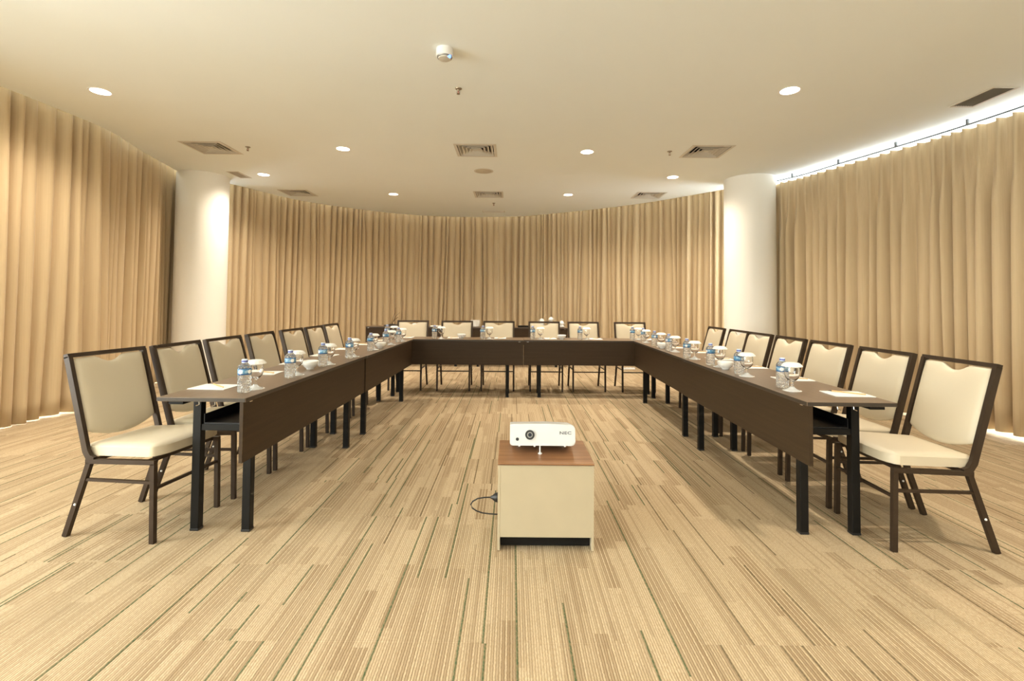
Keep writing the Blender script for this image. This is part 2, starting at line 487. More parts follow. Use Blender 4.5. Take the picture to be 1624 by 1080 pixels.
LR = 0.078                      # downlight opening radius
outer = [(-6.2, -3.3), (-6.2, 0.8), (-4.9, 1.0)] + [tuple(EDGE_L.at(EDGE_L.L * i / 40)) for i in range(41)] + \
        [tuple(EDGE_B.at(EDGE_B.L * i / 60)) for i in range(61)] + [tuple(CURT_R.off(CURT_R.L * i / 14, -0.55)) for i in range(15)] + [(6.2, 0.6), (6.2, -3.3)]
cu = bpy.data.curves.new('ceiling', 'CURVE'); cu.dimensions = '2D'; cu.fill_mode = 'BOTH'; cu.extrude = 0.055
def spl(pts):
    s = cu.splines.new('POLY'); s.points.add(len(pts) - 1); s.use_cyclic_u = True
    for q, (x, y) in zip(s.points, pts): q.co = (x, y, 0, 1)
spl(outer)
def rect(x, y, a, b): return [(x - a, y - b), (x - a, y + b), (x + a, y + b), (x + a, y - b)]
for x, y, _ in DIF: spl(rect(x, y, DH, DH))
for x, y, w, h, _ in GR: spl(rect(x, y, w / 2, h / 2))
for x, y in DL + DL_OFF: spl([(x + LR * math.cos(-2 * PI * k / 20), y + LR * math.sin(-2 * PI * k / 20)) for k in range(20)])
tmp = bpy.data.objects.new('tmp', cu)
me = bpy.data.meshes.new_from_object(tmp); bpy.data.objects.remove(tmp); bpy.data.curves.remove(cu)
me.materials.clear(); me.materials.append(M['ceiling'])
for p in me.polygons: p.use_smooth = False; p.material_index = 0
ceiling = bpy.data.objects.new('ceiling', me); COL.objects.link(ceiling); ceiling.location = (0, 0, ZC + 0.055); ceiling['kind'] = 'structure'
# slab closing the curtain pockets and the ducts from above
bm = B(); box(bm, -6.6, 6.6, -3.5, 12.2, ZC + 0.22, ZC + 0.34)
struct('ceiling', bm, M['wall'])

# ------------------------------------------------------------------ walls behind the camera
bm = B(); box(bm, -6.2, 6.2, -3.4, -3.2, -0.15, 3.3); struct('wall_back', bm, M['wall'])
bm = B(); box(bm, -5.75, -5.6, -3.2, 1.3, -0.15, 3.3); struct('wall_left', bm, M['wall'])
bm = B(); box(bm, 5.45, 5.6, -3.2, 1.5, -0.15, 3.3); struct('wall_right', bm, M['wall'])

# ------------------------------------------------------------------ windows behind the curtains
def window(name, path, off, ztop):
    n = max(2, round(path.L / 1.15))
    P = [path.off(path.L * i / n, off) for i in range(n + 1)]
    bm = B()
    for a, b in zip(P, P[1:]):
        bar(bm, (a.x, a.y, 0.02), (b.x, b.y, 0.02), 0.06, 0.05); bar(bm, (a.x, a.y, ztop - .03), (b.x, b.y, ztop - .03), 0.06, 0.06)
    w = struct(name, bm, M['alu'])
    for p in P:
        bm = B(); box(bm, p.x - .025, p.x + .025, p.y - .025, p.y + .025, 0, ztop); obj('mullion', bm, M['alu'], w)
    for a, b in zip(P, P[1:]):
        bm = B(); bar(bm, (a.x, a.y, ztop / 2), (b.x, b.y, ztop / 2), 0.008, ztop - .12); obj('pane', bm, M['window'], w)
    return w
window('window_1', CURT_R, -0.42, 3.05)
window('window_2', EDGE_L, -0.55, 3.2)
window('window_3', EDGE_B, -0.55, 3.2)
def assumed_window(name, a, b, z0, z1, n):  # assumed windows, out of view: frames added to back the two fill lamps
    a, b = Vector(a), Vector(b); bm = B()
    for z in (z0, z1): bar(bm, (a.x, a.y, z), (b.x, b.y, z), .07, .07)
    w = struct(name, bm, M['alu'])
    for k in range(n + 1):
        p = a.lerp(b, k / n); bm = B(); bar(bm, (p.x, p.y, z0), (p.x, p.y, z1), .06, .06); obj('mullion', bm, M['alu'], w)
    for k in range(n):
        p, q = a.lerp(b, k / n), a.lerp(b, (k + 1) / n); bm = B(); bar(bm, (p.x, p.y, (z0 + z1) / 2), (q.x, q.y, (z0 + z1) / 2), .008, z1 - z0); obj('pane', bm, M['window'], w)
assumed_window('window_4_assumed', (-3.6, -3.16), (3.6, -3.16), 0.35, 2.85, 6)  # unseen frame added on the solid wall behind the rear fill lamp
assumed_window('window_5_assumed', (-5.56, -2.75), (-5.56, 0.95), 0.35, 2.75, 3)  # unseen frame added on the solid wall behind the left fill lamp

# ------------------------------------------------------------------ columns
def column(x, y, r, label):
    t = thing('column', label, 'column', (x, y, 0), 0)
    bm = B(); lathe(bm, [(r, 0.0), (r, ZC)], 64); obj('shaft', bm, M['column'], t, smooth='all')
    bm = B(); lathe(bm, [(r + .012, 0), (r + .012, .08), (r, .085)], 64); obj('base_skirting', bm, M['column'], t, smooth=True)
column(-4.67, 7.34, 0.345, 'round white column standing between the left curtain and the back curtain')
column(3.53, 7.26, 0.352, 'round white column standing between the back curtain and the right curtain')

# ------------------------------------------------------------------ curtains
def curtain(label, path, s0, s1, inset, z0, z1, fold, amp, seed, pleat=False, gather=0.0, lean=0.0):
    """one hanging panel: folds of uneven width, rounded towards the room, creased behind"""
    rnd = random.Random(seed)
    n = max(3, round((s1 - s0) / fold))
    ws = [rnd.uniform(0.8, 1.2) if pleat else rnd.uniform(0.6, 1.4) for _ in range(n)]
    tot = sum(ws); bnd = [0.0]
    for w in ws: bnd.append(bnd[-1] + w / tot)
    drift = [0] + [rnd.gauss(0, 0.10 if pleat else 0.22) for _ in range(n - 1)] + [0]
    drift2 = [0] + [rnd.gauss(0, 0.03 if pleat else 0.10) for _ in range(n - 1)] + [0]
    ph = [rnd.uniform(0, 6.28) for _ in range(n + 1)]
    A = [amp * rnd.uniform(0.55, 1.25) for _ in range(n)]
    sk = [rnd.uniform(0.65, 1.5) for _ in range(n)]
    pw = [rnd.uniform(0.7, 1.3) for _ in range(n)]
    hem = [max(0.0, rnd.uniform(-0.014, 0.022)) for _ in range(n + 1)]
    NC, NR, KO = 12, 18, 0.62
    bm = B(); rows = []
    for r in range(NR + 1):
        q = r / NR
        v = q ** 1.8 if pleat else q                    # 0 top .. 1 bottom
        row = []
        bb = [s0 + (s1 - s0) * (bnd[i] + (drift[i] * v + drift2[i] * math.sin(3.2 * v + ph[i])) * (1.0 / n)) for i in range(n + 1)]
        for i in range(n):
            for k in range(NC + (1 if i == n - 1 else 0)):
                u = k / NC
                us = u ** sk[i]
                om = KO * min(1.0, 0.25 + 1.5 * v) if pleat else KO
                d = bb[i] + (bb[i + 1] - bb[i]) * (us - om * math.sin(2 * PI * us) / (2 * PI))
                hump = (0.5 - 0.5 * math.cos(2 * PI * us)) ** pw[i]
                a = A[i] * (0.75 + 0.25 * math.sin(2.1 * v + ph[i]) + 0.15 * v)
                off = a * hump
                if pleat:
                    b = min(1, max(0, (v - 0.035) / 0.24)); b = b * b * (3 - 2 * b)
                    pin = 0.085 * max(0, 1 - abs(u - 0.5) / 0.16) ** 0.9
                    off = (1 - b) * (pin + 0.006 * math.sin(PI * u)) + b * off
                off += gather * v * math.sin(5 * d + seed) * 0.03
                pt = path.off(d, inset + off)
                zb = z0 + hem[i] * (1 - u) + hem[i + 1] * u + 0.003 * math.sin(9 * d)
                row.append(bm.verts.new((pt.x, pt.y, z1 + (zb - z1) * v)))
        rows.append(row)
    for a, b in zip(rows, rows[1:]):
        for k in range(len(a) - 1): bm.faces.new((a[k], a[k + 1], b[k + 1], b[k]))
    o = obj('curtain', bm, M['curtain'], smooth='all')
    md = o.modifiers.new('cloth', 'SOLIDIFY'); md.thickness = 0.003; md.offset = 0
    return tag(o, label, 'curtain', None)
def s_at(path, x=None, y=None):
    best = min(range(len(path.p)), key=lambda i: (abs(path.p[i].y - y) if y is not None else 0) + (abs(path.p[i].x - x) if x is not None else 0))
    return path.s[best]
# left wall (travel front to back)
CURT_L = Path([(-4.60, 1.2), (-4.56, 2.4), (-4.53, 3.4), (-4.505, 4.24), (-4.478, 4.75), (-4.475, 5.35), (-4.66, 6.05), (-4.87, 7.0), (-4.96, 7.34), (-4.85, 7.60), (-4.68, 7.74)])
a, b_, c_, e_ = s_at(CURT_L, y=2.0), s_at(CURT_L, y=4.60), s_at(CURT_L, y=5.78), CURT_L.L - 0.02
curtain('beige pleated curtain panel at the far left edge, before its dark vertical gap', CURT_L, a, b_ + .012, -0.200, 0.006, 3.2, 0.165, 0.125, 11, gather=.6)
curtain('beige pleated curtain panel behind the nearest chair of the left row', CURT_L, b_, c_ + .012, -0.204, 0.006, 3.2, 0.15, 0.115, 12, gather=.5)
curtain('beige pleated curtain panel touching the left side of the left column', CURT_L, c_, e_, -0.208, 0.006, 3.2, 0.125, 0.095, 13, gather=.3)
# back arc
SB = [0.46]
for xx in (-3.02, -1.70, -0.33, 1.05, 2.30): SB.append(s_at(EDGE_B, x=xx))
SB.append(EDGE_B.L - 0.05)
bl = ['beige back curtain panel next to the right side of the left column', 'beige back curtain panel left of the long side table',
      'beige back curtain panel behind the tray end of the side table', 'beige back curtain panel at the middle of the arc, behind the stacked plates',
      'beige back curtain panel behind the cups on the side table', 'beige back curtain panel next to the left side of the right column']
for i in range(6):
    curtain(bl[i], EDGE_B, SB[i], SB[i + 1] + .004, -0.225 - .006 * (i % 2), 0.006, 3.2, 0.112, 0.090, 20 + i, gather=.25)
# right wall (travel back to front) with pinch pleats and a lit slot above
r_mid = s_at(CURT_R, y=4.98)
curtain('beige pinch-pleated curtain panel beside the right column under the bright slot', CURT_R, 0.02, r_mid + .004, -0.05, 0.02, 2.955, 0.128, 0.115, 31, pleat=True)
curtain('beige pinch-pleated curtain panel at the right edge, nearer than its neighbour', CURT_R, r_mid, CURT_R.L, -0.05, 0.025, 2.955, 0.135, 0.115, 32, pleat=True)
rail = thing('curtain_rail', 'thin grey curtain rail in the bright slot above the right curtain', 'rail', (4.4, 5.0, 0))
bm = B(); N = 40
sweep(bm, [(CURT_R.off(CURT_R.L * i / N, -0.02).x - 4.4, CURT_R.off(CURT_R.L * i / N, -0.02).y - 5.0, 2.995) for i in range(N + 1)], 0.016, 0.016, (0, 0, 1))
obj('track', bm, M['rail'], rail)
for i in range(9):
    p = CURT_R.off(0.35 + i * 0.72, -0.02)
    bm = B(); box(bm, p.x - 4.4 - .01, p.x - 4.4 + .01, p.y - 5 - .012, p.y - 5 + .012, 3.0, ZC); obj('bracket', bm, M['rail'], rail)

# ------------------------------------------------------------------ downlights
def make_downlight():
    t = thing('downlight', '', 'ceiling light')
    bm = B(); lathe(bm, [(LR - .002, .052), (LR - .002, -.002), (LR + .012, -.004), (LR + .014, 0.0)], 28); obj('trim_ring', bm, M['white_plastic'], t, smooth=True)
    bm = B(); lathe(bm, [(0, .042), (LR - .003, .042), (LR - .003, .050), (0, .050)], 28); obj('lamp_face', bm, M['lamp'], t)
    return t
dn = ['nearest on the left', 'nearest on the right', 'left of the two in the middle row', 'right of the two in the middle row',
      'beside the left column', 'beside the right column', 'left of the two nearest the back curtain', 'right of the two nearest the back curtain']
proto, used = make_downlight(), []
spot = bpy.data.lights.new('downlight_beam', 'SPOT')
spot.energy = DOWN_W; spot.color = DOWN_COL; spot.spot_size = math.radians(150); spot.spot_blend = 1.0; spot.shadow_soft_size = 0.045
def spot_at(x, y):
    o = bpy.data.objects.new('downlight_beam', spot); o.location = (x, y, ZC + 0.036); COL.objects.link(o)
for (x, y), d in zip(DL, dn):
    place(proto, used, (x, y, ZC), 0, 'round recessed ceiling downlight, glowing, ' + d, 'recessed downlights'); spot_at(x, y)
off_names = ['left of the camera', 'right of the camera', 'behind the camera on its left', 'behind the camera on its right']
for (x, y), d in zip(DL_OFF, off_names):
    dup(proto, (x, y, ZC), 0, 'assumed round recessed ceiling downlight ' + d, 'assumed downlights outside the picture'); spot_at(x, y)

# ------------------------------------------------------------------ air diffusers and grilles
def sq_ring(bm, a0, z0, a1, z1, th=0.0):
    """sloping square ring between half-width a0 at z0 and a1 at z1"""
    q = []
    for a, z in ((a0, z0), (a1, z1), (a1, z1 + .002), (a0, z0 + .002)):
        q.append([bm.verts.new((sx * a, sy * a, z)) for sx, sy in ((-1, -1), (1, -1), (1, 1), (-1, 1))])
    for i in range(4):
        A_, C_ = q[i], q[(i + 1) % 4]
        for k in range(4): bm.faces.new((A_[k], A_[(k + 1) % 4], C_[(k + 1) % 4], C_[k]))
def make_diffuser():
    t = thing('air_diffuser', '', 'ceiling vent')
    bm = B(); sq_ring(bm, DH + .028, -.004, DH - .008, -.006); sq_ring(bm, DH - .006, -.005, DH - .004, .05); obj('frame', bm, M['vent'], t)
    for i, a in enumerate((0.205, 0.160, 0.115, 0.070)):
        bm = B(); sq_ring(bm, a + .003, -.003, a - .006, -.003); sq_ring(bm, a - .004, -.002, a - .033, .034); obj('louver', bm, M['vent'], t)
    bm = B(); box(bm, -.028, .028, -.028, .028, -.002, .002); obj('centre_plate', bm, M['vent'], t)
    bm = B(); box(bm, -DH, DH, -DH, DH, .115, .12)
    for sx in (-1, 1): box(bm, sx * DH - .002, sx * DH + .002, -DH, DH, .05, .115); box(bm, -DH, DH, sx * DH - .002, sx * DH + .002, .05, .115)
    obj('duct_box', bm, M['vent_dark'], t)
    return t
proto, used = make_diffuser(), []
for x, y, d in DIF: place(proto, used, (x, y, ZC), 0, 'square louvred ceiling air diffuser ' + d, 'square ceiling diffusers')
for gi_, (x, y, w, h, lab) in enumerate(GR):
    t = thing('air_grille', lab, 'ceiling vent', (x, y, ZC))
    bm = B()
    for sx in (-1, 1): box(bm, sx * w / 2 - .012, sx * w / 2 + .012, -h / 2 - .012, h / 2 + .012, -.005, 0)
    for sy in (-1, 1): box(bm, -w / 2 + .012, w / 2 - .012, sy * h / 2 - .012, sy * h / 2 + .012, -.005, 0)
    obj('frame', bm, M['vent'], t)
    mat = M['vent_grey'] if gi_ == 0 else M['vent']
    n = 9 if gi_ < 2 else 4
    for k in range(n):
        bm = B()
        if h > w: xx = -w / 2 + w * (k + .5) / n; bar(bm, (xx, -h / 2, .004), (xx, h / 2, .004), 0.003, 0.016, (0.5, 0, 1))
        else: yy = -h / 2 + h * (k + .5) / n; bar(bm, (-w / 2, yy, .004), (w / 2, yy, .004), 0.003, 0.016, (0, -.5, 1))
        obj('slat', bm, mat, t)
    bm = B(); box(bm, -w / 2, w / 2, -h / 2, h / 2, .10, .105); obj('duct_box', bm, M['vent_grey'] if gi_ else M['vent_dark'], t)

# flush ceiling loudspeaker
t = thing('ceiling_speaker', 'round flush ceiling loudspeaker between the two middle diffusers', 'speaker', (-0.418, 6.915, ZC))
bm = B(); lathe(bm, [(.118, 0), (.138, 0), (.138, -.004), (.118, -.006)], 40); obj('rim', bm, M['vent'], t, smooth=True)
bm = B(); lathe(bm, [(0, -.008), (.07, -.007), (.118, -.004), (.118, 0)], 40); obj('grille_cover', bm, plain('speaker_mesh', (0.52, 0.46, 0.36), 0.8), t, smooth=True)
bm = B(); lathe(bm, [(0, -.0105), (.006, -.010), (.006, -.0078)], 10); obj('badge', bm, M['vent_grey'], t)

# smoke detector
t = thing('smoke_detector', 'white cylindrical smoke detector with a blue light on the ceiling', 'detector', (-0.51, 3.55, ZC))
bm = B(); lathe(bm, [(.063, 0), (.063, -.052), (.058, -.058)], 40); obj('housing', bm, M['white_plastic'], t, smooth=True)
bm = B(); lathe(bm, [(.058, -.056), (.054, -.066), (0, -.066)], 40); obj('slotted_ring', bm, M['lens_ring'], t, smooth=True)
bm = B(); lathe(bm, [(.047, -.0655), (.045, -.074), (.018, -.078), (0, -.078)], 40); obj('sensor_cap', bm, M['vent'], t, smooth=True)
bm = B(); lathe(bm, [(0, -.075), (.013, -.074), (.013, -.060), (0, -.06)], 12, loc=(.037, -.028, 0)); obj('indicator_light', bm, M['led'], t)

# sprinklers
def make_sprinkler():
    t = thing('fire_sprinkler', '', 'sprinkler')
    bm = B(); lathe(bm, [(0, 0), (.030, 0), (.028, -.006), (.012, -.012), (.008, -.022), (0, -.022)], 20); obj('escutcheon', bm, M['brass'], t, smooth=True)
    for s in (-1, 1):
        bm = B(); tube(bm, [(s * .008, 0, -.018), (s * .013, 0, -.030), (s * .004, 0, -.046)], .0028, 6); obj('frame_arm', bm, M['brass'], t)
    bm = B(); lathe(bm, [(0, -.024), (.0035, -.024), (.0035, -.044), (0, -.044)], 8); obj('heat_bulb', bm, plain('bulb_red', (.4, .05, .03), .3), t)
    bm = B(); lathe(bm, [(0, -.046), (.015, -.047), (.015, -.049), (0, -.050)], 16); obj('deflector', bm, M['brass'], t)
    return t
proto, used = make_sprinkler(), []
for x, y, d in ((-0.482, 4.215, 'behind the smoke detector'), (-3.23, 5.905, 'right of the left diffuser'),
                (1.915, 5.936, 'left of the right diffuser'), (-0.358, 9.19, 'at the far end, by the thin grille')):
    place(proto, used, (x, y, ZC), 0, 'small chrome ceiling sprinkler ' + d, 'ceiling sprinklers')

# ------------------------------------------------------------------ folding tables
TL, TD, TH = 1.832, 0.436, 0.72
def make_table():
    t = thing('folding_table', '', 'table')
    hx, hy = TL / 2, TD / 2
    bm = B(); box(bm, -hx, hx, -hy, hy, TH - .020, TH, .0015)
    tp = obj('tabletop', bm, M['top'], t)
    bm = B()
    for s in (-1, 1): box(bm, s * hx - .0012, s * hx + .0012, -hy + .002, hy - .002, TH - .0185, TH - .0018)
    for s in (-1, 1): box(bm, -hx + .002, hx - .002, s * hy - .0012, s * hy + .0012, TH - .0185, TH - .0018)
    obj('edge_band', bm, M['edge'], tp)
    bm = B(); box(bm, -hx, hx, -hy + .010, -hy + .028, 0.4085, TH - .0205, .001)
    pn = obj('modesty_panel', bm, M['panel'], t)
    for s in (-1, 1):
        bm = B(); box(bm, s * (hx - .05) - .012, s * (hx - .05) + .012, -hy - .0005, -hy + .011, TH - .026, TH - .022); obj('metal_tab', bm, M['chrome'], pn)
    li, lo_ = -hy + .086, -hy + .3536
    for sx in (-1, 1):
        for ly in (li, lo_):
            bm = B(); x = sx * (hx - .199)
            box(bm, x - .0205, x + .0205, ly - .0215, ly + .0215, 0.006, TH - .055, .003)
            lg = obj('leg', bm, M['black'], t)
            bm = B(); box(bm, x - .0218, x + .0218, ly - .0228, ly + .0228, 0.0, 0.012, .002); obj('foot_cap', bm, M['black_plastic'], lg)
            for s2 in (-1, 1):
                bm = B(); bar(bm, (x, ly, TH - .058), (x, ly + s2 * .035, TH - .0215), .012, .010); obj('folding_bracket', bm, M['black'], lg)
        bm = B(); x = sx * (hx - .199)
        box(bm, x - .016, x + .016, li + .0215, lo_ - .0215, .514, .547, .002); obj('end_rail', bm, M['black'], t)
        bm = B(); box(bm, x - .02, x + .02, -hy + .03, hy - .08, TH - .034, TH - .021); obj('mounting_bar', bm, M['black'], t)
    bm = B(); box(bm, -hx + .19, hx - .19, li - .02, lo_ - .03, .547, .553)
    box(bm, -hx + .19, hx - .19, lo_ - .034, lo_ - .03, .553, .598); box(bm, -hx + .19, hx - .19, li - .022, li - .018, .553, .598)
    obj('shelf', bm, M['shelf'], t)
    for sx in (-1, 1):
        bm = B(); box(bm, sx * (hx - .10) - .045, sx * (hx - .10) + .045, lo_ - .01, hy - .02, TH - .045, TH - .021); obj('corner_block', bm, M['black'], t)
        for yy in (-.02, .06):
            bm = B()
            tube(bm, [(sx * (hx - .06), yy - .012, TH - .021), (sx * (hx - .06), yy - .012, TH - .045), (sx * (hx - .06), yy + .004, TH - .052)], .003, 6)
            obj('coupling_clip', bm, M['chrome'], t)
    return t
proto, used = make_table(), []
def tab(kind, x, y, th, label):
    if kind == 'L': u = Vector((-math.sin(th), math.cos(th))); v = Vector((-math.cos(th), -math.sin(th))); rz = PI / 2 + th
    elif kind == 'R': u = Vector((-math.sin(th), math.cos(th))); v = Vector((math.cos(th), math.sin(th))); rz = -PI / 2 + th
    else: u = Vector((math.cos(th), math.sin(th))); v = Vector((-math.sin(th), math.cos(th))); rz = th
    c = Vector((x, y)) + u * TL / 2 + v * TD / 2
    return place(proto, used, (c.x, c.y, 0), rz, label, 'folding conference tables')
tab('L', -1.2813, 2.380, -0.0192, 'dark brown folding table on the left side, nearest the camera')
tab('L', -1.2389, 4.222, -0.0117, 'dark brown folding table on the left side, farther one')
tab('R', 1.4445, 2.405, -0.0136, 'dark brown folding table on the right side, nearest the camera')
tab('R', 1.4790, 4.247, -0.0206, 'dark brown folding table on the right side, farther one')
tab('B', -1.6838, 6.095, -0.0066, 'dark brown folding table across the back, left half')
tab('B', 0.1530, 6.105, -0.0039, 'dark brown folding table across the back, right half')
tab('B', -2.654, 8.92, 0.0, 'dark brown side table before the back curtain, left one under the trays')
tab('B', -0.814, 8.92, 0.0, 'dark brown side table before the back curtain, right one under the cups')

# ------------------------------------------------------------------ banquet chairs (front = +x)
def make_chair():
    t = thing('banquet_chair', '', 'chair')
    W = 0.215                                   # half distance between tubes
    XF, XR, XT, ZT = 0.236, -0.130, -0.272, 0.905
    ZF, ZR = 0.402, 0.382
    # seat cushion
    bm = B()
    NX, NY = 14, 12
    def seat_pt(u, v, top):
        x = -0.175 + u * (0.262 + 0.175); hw = 0.196 + 0.032 * u
        e = min(1, min(u, 1 - u) / .06, min(v, 1 - v) / .06); e = 1 - (1 - e) ** 2
        crown = 0.010 * math.sin(PI * v) * math.sin(PI * min(1, u * 1.02))
        zb = ZR + .018 + (ZF - ZR) * u
        z = zb + (0.044 + 0.014 * e + crown if top else 0.0)
        shrink = 1 - 0.012 * (1 - e)
        yy = (2 * v - 1)
        cu_ = max(0.0, (u - 0.88) / 0.12); x -= 0.030 * abs(yy) ** 6 * (1 - (1 - cu_) ** 2)
        return (x, yy * hw * shrink * (1 - 0.045 * cu_ ** 3), z)
    g = {}
    for top in (0, 1):
        for i in range(NX + 1):
            for j in range(NY + 1):
                def warp(k, n):
                    q = k / n
                    return 0.5 - 0.5 * math.cos(PI * q) * (1 if 0 < k < n else 1)
                g[top, i, j] = bm.verts.new(seat_pt(warp(i, NX), warp(j, NY), top))
    for i in range(NX):
        for j in range(NY):
            bm.faces.new((g[1, i, j], g[1, i + 1, j], g[1, i + 1, j + 1], g[1, i, j + 1]))
            bm.faces.new((g[0, i, j + 1], g[0, i + 1, j + 1], g[0, i + 1, j], g[0, i, j]))
    for i in range(NX):
        bm.faces.new((g[0, i, 0], g[0, i + 1, 0], g[1, i + 1, 0], g[1, i, 0])); bm.faces.new((g[1, i, NY], g[1, i + 1, NY], g[0, i + 1, NY], g[0, i, NY]))
    for j in range(NY):
        bm.faces.new((g[1, 0, j], g[1, 0, j + 1], g[0, 0, j + 1], g[0, 0, j])); bm.faces.new((g[0, NX, j], g[0, NX, j + 1], g[1, NX, j + 1], g[1, NX, j]))
    obj('seat', bm, M['vinyl'], t, smooth=True)
    # back pad between the tubes, scooped grip at the top, curved lower edge
    d = Vector((XT - XR, 0, ZT - ZR)).normalized(); nrm = Vector((d.z, 0, -d.x))     # nrm points to the front
    Lb = (Vector((XT, 0, ZT)) - Vector((XR, 0, ZR))).length
    base = Vector((XR, 0, ZR))
    bm = B(); NU, NV = 24, 18
    hw = W - 0.0125
    g = {}
    for i in range(NU + 1):
        a = -1 + 2 * i / NU
        notch = 0.034 * max(0.0, 1 - (abs(a) / 0.40) ** 2) ** 1.25
        tt = Lb - 0.019 - notch - 0.006 * max(0, (abs(a) - .9) / .1) ** 2
        tb = 0.148 - 0.052 * math.cos(a * PI / 2) ** 0.8 if abs(a) < 1 else 0.148
        for j in range(NV + 1):
            v = j / NV; vv = 0.5 - 0.5 * math.cos(PI * v)
            tq = tb + (tt - tb) * vv
            e = max(0, (1 - abs(a) ** 6)) ** .5 * max(0, 1 - abs(2 * vv - 1) ** 6) ** .5
            for side in (0, 1):
                dep = (0.002 + 0.024 * e) if side else (-0.002 - 0.014 * e)
                g[side, i, j] = bm.verts.new(base + d * tq + Vector((0, a * hw, 0)) + nrm * dep)
    for i in range(NU):
        for j in range(NV):
            bm.faces.new((g[1, i, j], g[1, i + 1, j], g[1, i + 1, j + 1], g[1, i, j + 1]))
            bm.faces.new((g[0, i, j + 1], g[0, i + 1, j + 1], g[0, i + 1, j], g[0, i, j]))
    for i in range(NU):
        for j in (0, NV): bm.faces.new((g[0, i, j], g[0, i + 1, j], g[1, i + 1, j], g[1, i, j]))
    for j in range(NV):
        for i in (0, NU): bm.faces.new((g[0, i, j], g[0, i, j + 1], g[1, i, j + 1], g[1, i, j]))
    obj('backrest', bm, M['vinyl'], t, smooth=True)
    # frame
    bm = B()
    for s in (-1, 1):
        c = base + d * 0.05
        sweep(bm, [(XR + .035, s * W, ZR + .006), (XR + .008, s * W, ZR + .016), (c.x, s * W, c.z), (XT + .002, s * W, ZT - .008)], 0.021, 0.030, (0, 1, 0))
    bar(bm, (XT, -W - .0105, ZT - .004), (XT, W + .0105, ZT - .004), 0.026, 0.020, nrm.cross(Vector((0, 1, 0))))
    obj('back_frame', bm, M['bronze'], t)
    bm = B()
    for s in (-1, 1): bar(bm, (XR - .008, s * W, ZR - .002), (XF + .011, s * W, ZF - .010), 0.022, 0.022)
    bar(bm, (XF - .03, -W, ZF - .008), (XF - .03, W, ZF - .008), 0.02, 0.016); bar(bm, (XR + .03, -W, ZR + .004), (XR + .03, W, ZR + .004), 0.02, 0.016)
    obj('seat_frame', bm, M['bronze'], t)
    for s in (-1, 1):
        bm = B(); bar(bm, (XF, s * W, ZF - .018), (XF + .008, s * W, 0.0), 0.022, 0.024, (1, 0, 0)); obj('leg', bm, M['bronze'], t)
        bm = B(); bar(bm, (XR + .008, s * W, ZR - .010), (-0.246, s * W, 0.0), 0.022, 0.026, (1, 0, 0)); lg = obj('leg', bm, M['bronze'], t)
        bm = B(); lathe(bm, [(0, 0), (.006, 0), (.005, .004), (0, .005)], 10)
        o = obj('stacking_bumper', bm, M['white_plastic'], lg, loc=(-0.187, s * (W + .011), 0.165), rot=(-s * PI / 2, 0, 0))
        bm = B(); xr = XR - .0245
        bar(bm, (XF + .002, s * W, .293), (-.163, s * W, .288), 0.014, 0.014); obj('stretcher', bm, M['bronze'], t)
    bm = B(); bar(bm, (XF + .003, -W, .262), (XF + .003, W, .262), 0.014, 0.014); obj('stretcher', bm, M['bronze'], t)
    return t
proto, used = make_chair(), []
ordn = ['nearest the camera', 'second from the camera', 'third from the camera', 'fourth from the camera', 'fifth from the camera', 'sixth from the camera', 'farthest from the camera']
L_Y = [2.68, 3.195, 3.69, 4.231, 4.80, 5.316, 5.872]
L_X = [-1.960, -1.905, -1.895, -1.895, -1.885, -1.875, -1.898]
L_R = [-0.135, 0.0, 0.0, 0.01, -0.02, 0.01, 0.0]
R_Y = [2.628, 3.133, 3.689, 4.23, 4.775, 5.245, 5.835]
R_X = [2.115, 2.118, 2.128, 2.135, 2.150, 2.162, 2.170]
C_X = [-1.42, -0.778, -0.183, 0.468, 1.035, 1.700]
for i in range(7):
    place(proto, used, (L_X[i], L_Y[i], 0), L_R[i], 'cream padded banquet chair in the left row, ' + ordn[i], 'chairs along the left tables')
for i in range(7):
    place(proto, used, (R_X[i], R_Y[i], 0), PI + 0.01 * ((i * 37) % 5 - 2), 'cream padded banquet chair in the right row, ' + ordn[i], 'chairs along the right tables')
cn = ['leftmost', 'second from the left', 'third from the left', 'third from the right', 'second from the right', 'rightmost']
for i in range(6):
    place(proto, used, (C_X[i], 6.805, 0), -PI / 2 + (0.02 if i in (1, 4) else 0), 'cream padded banquet chair behind the back tables, ' + cn[i], 'chairs behind the back tables')

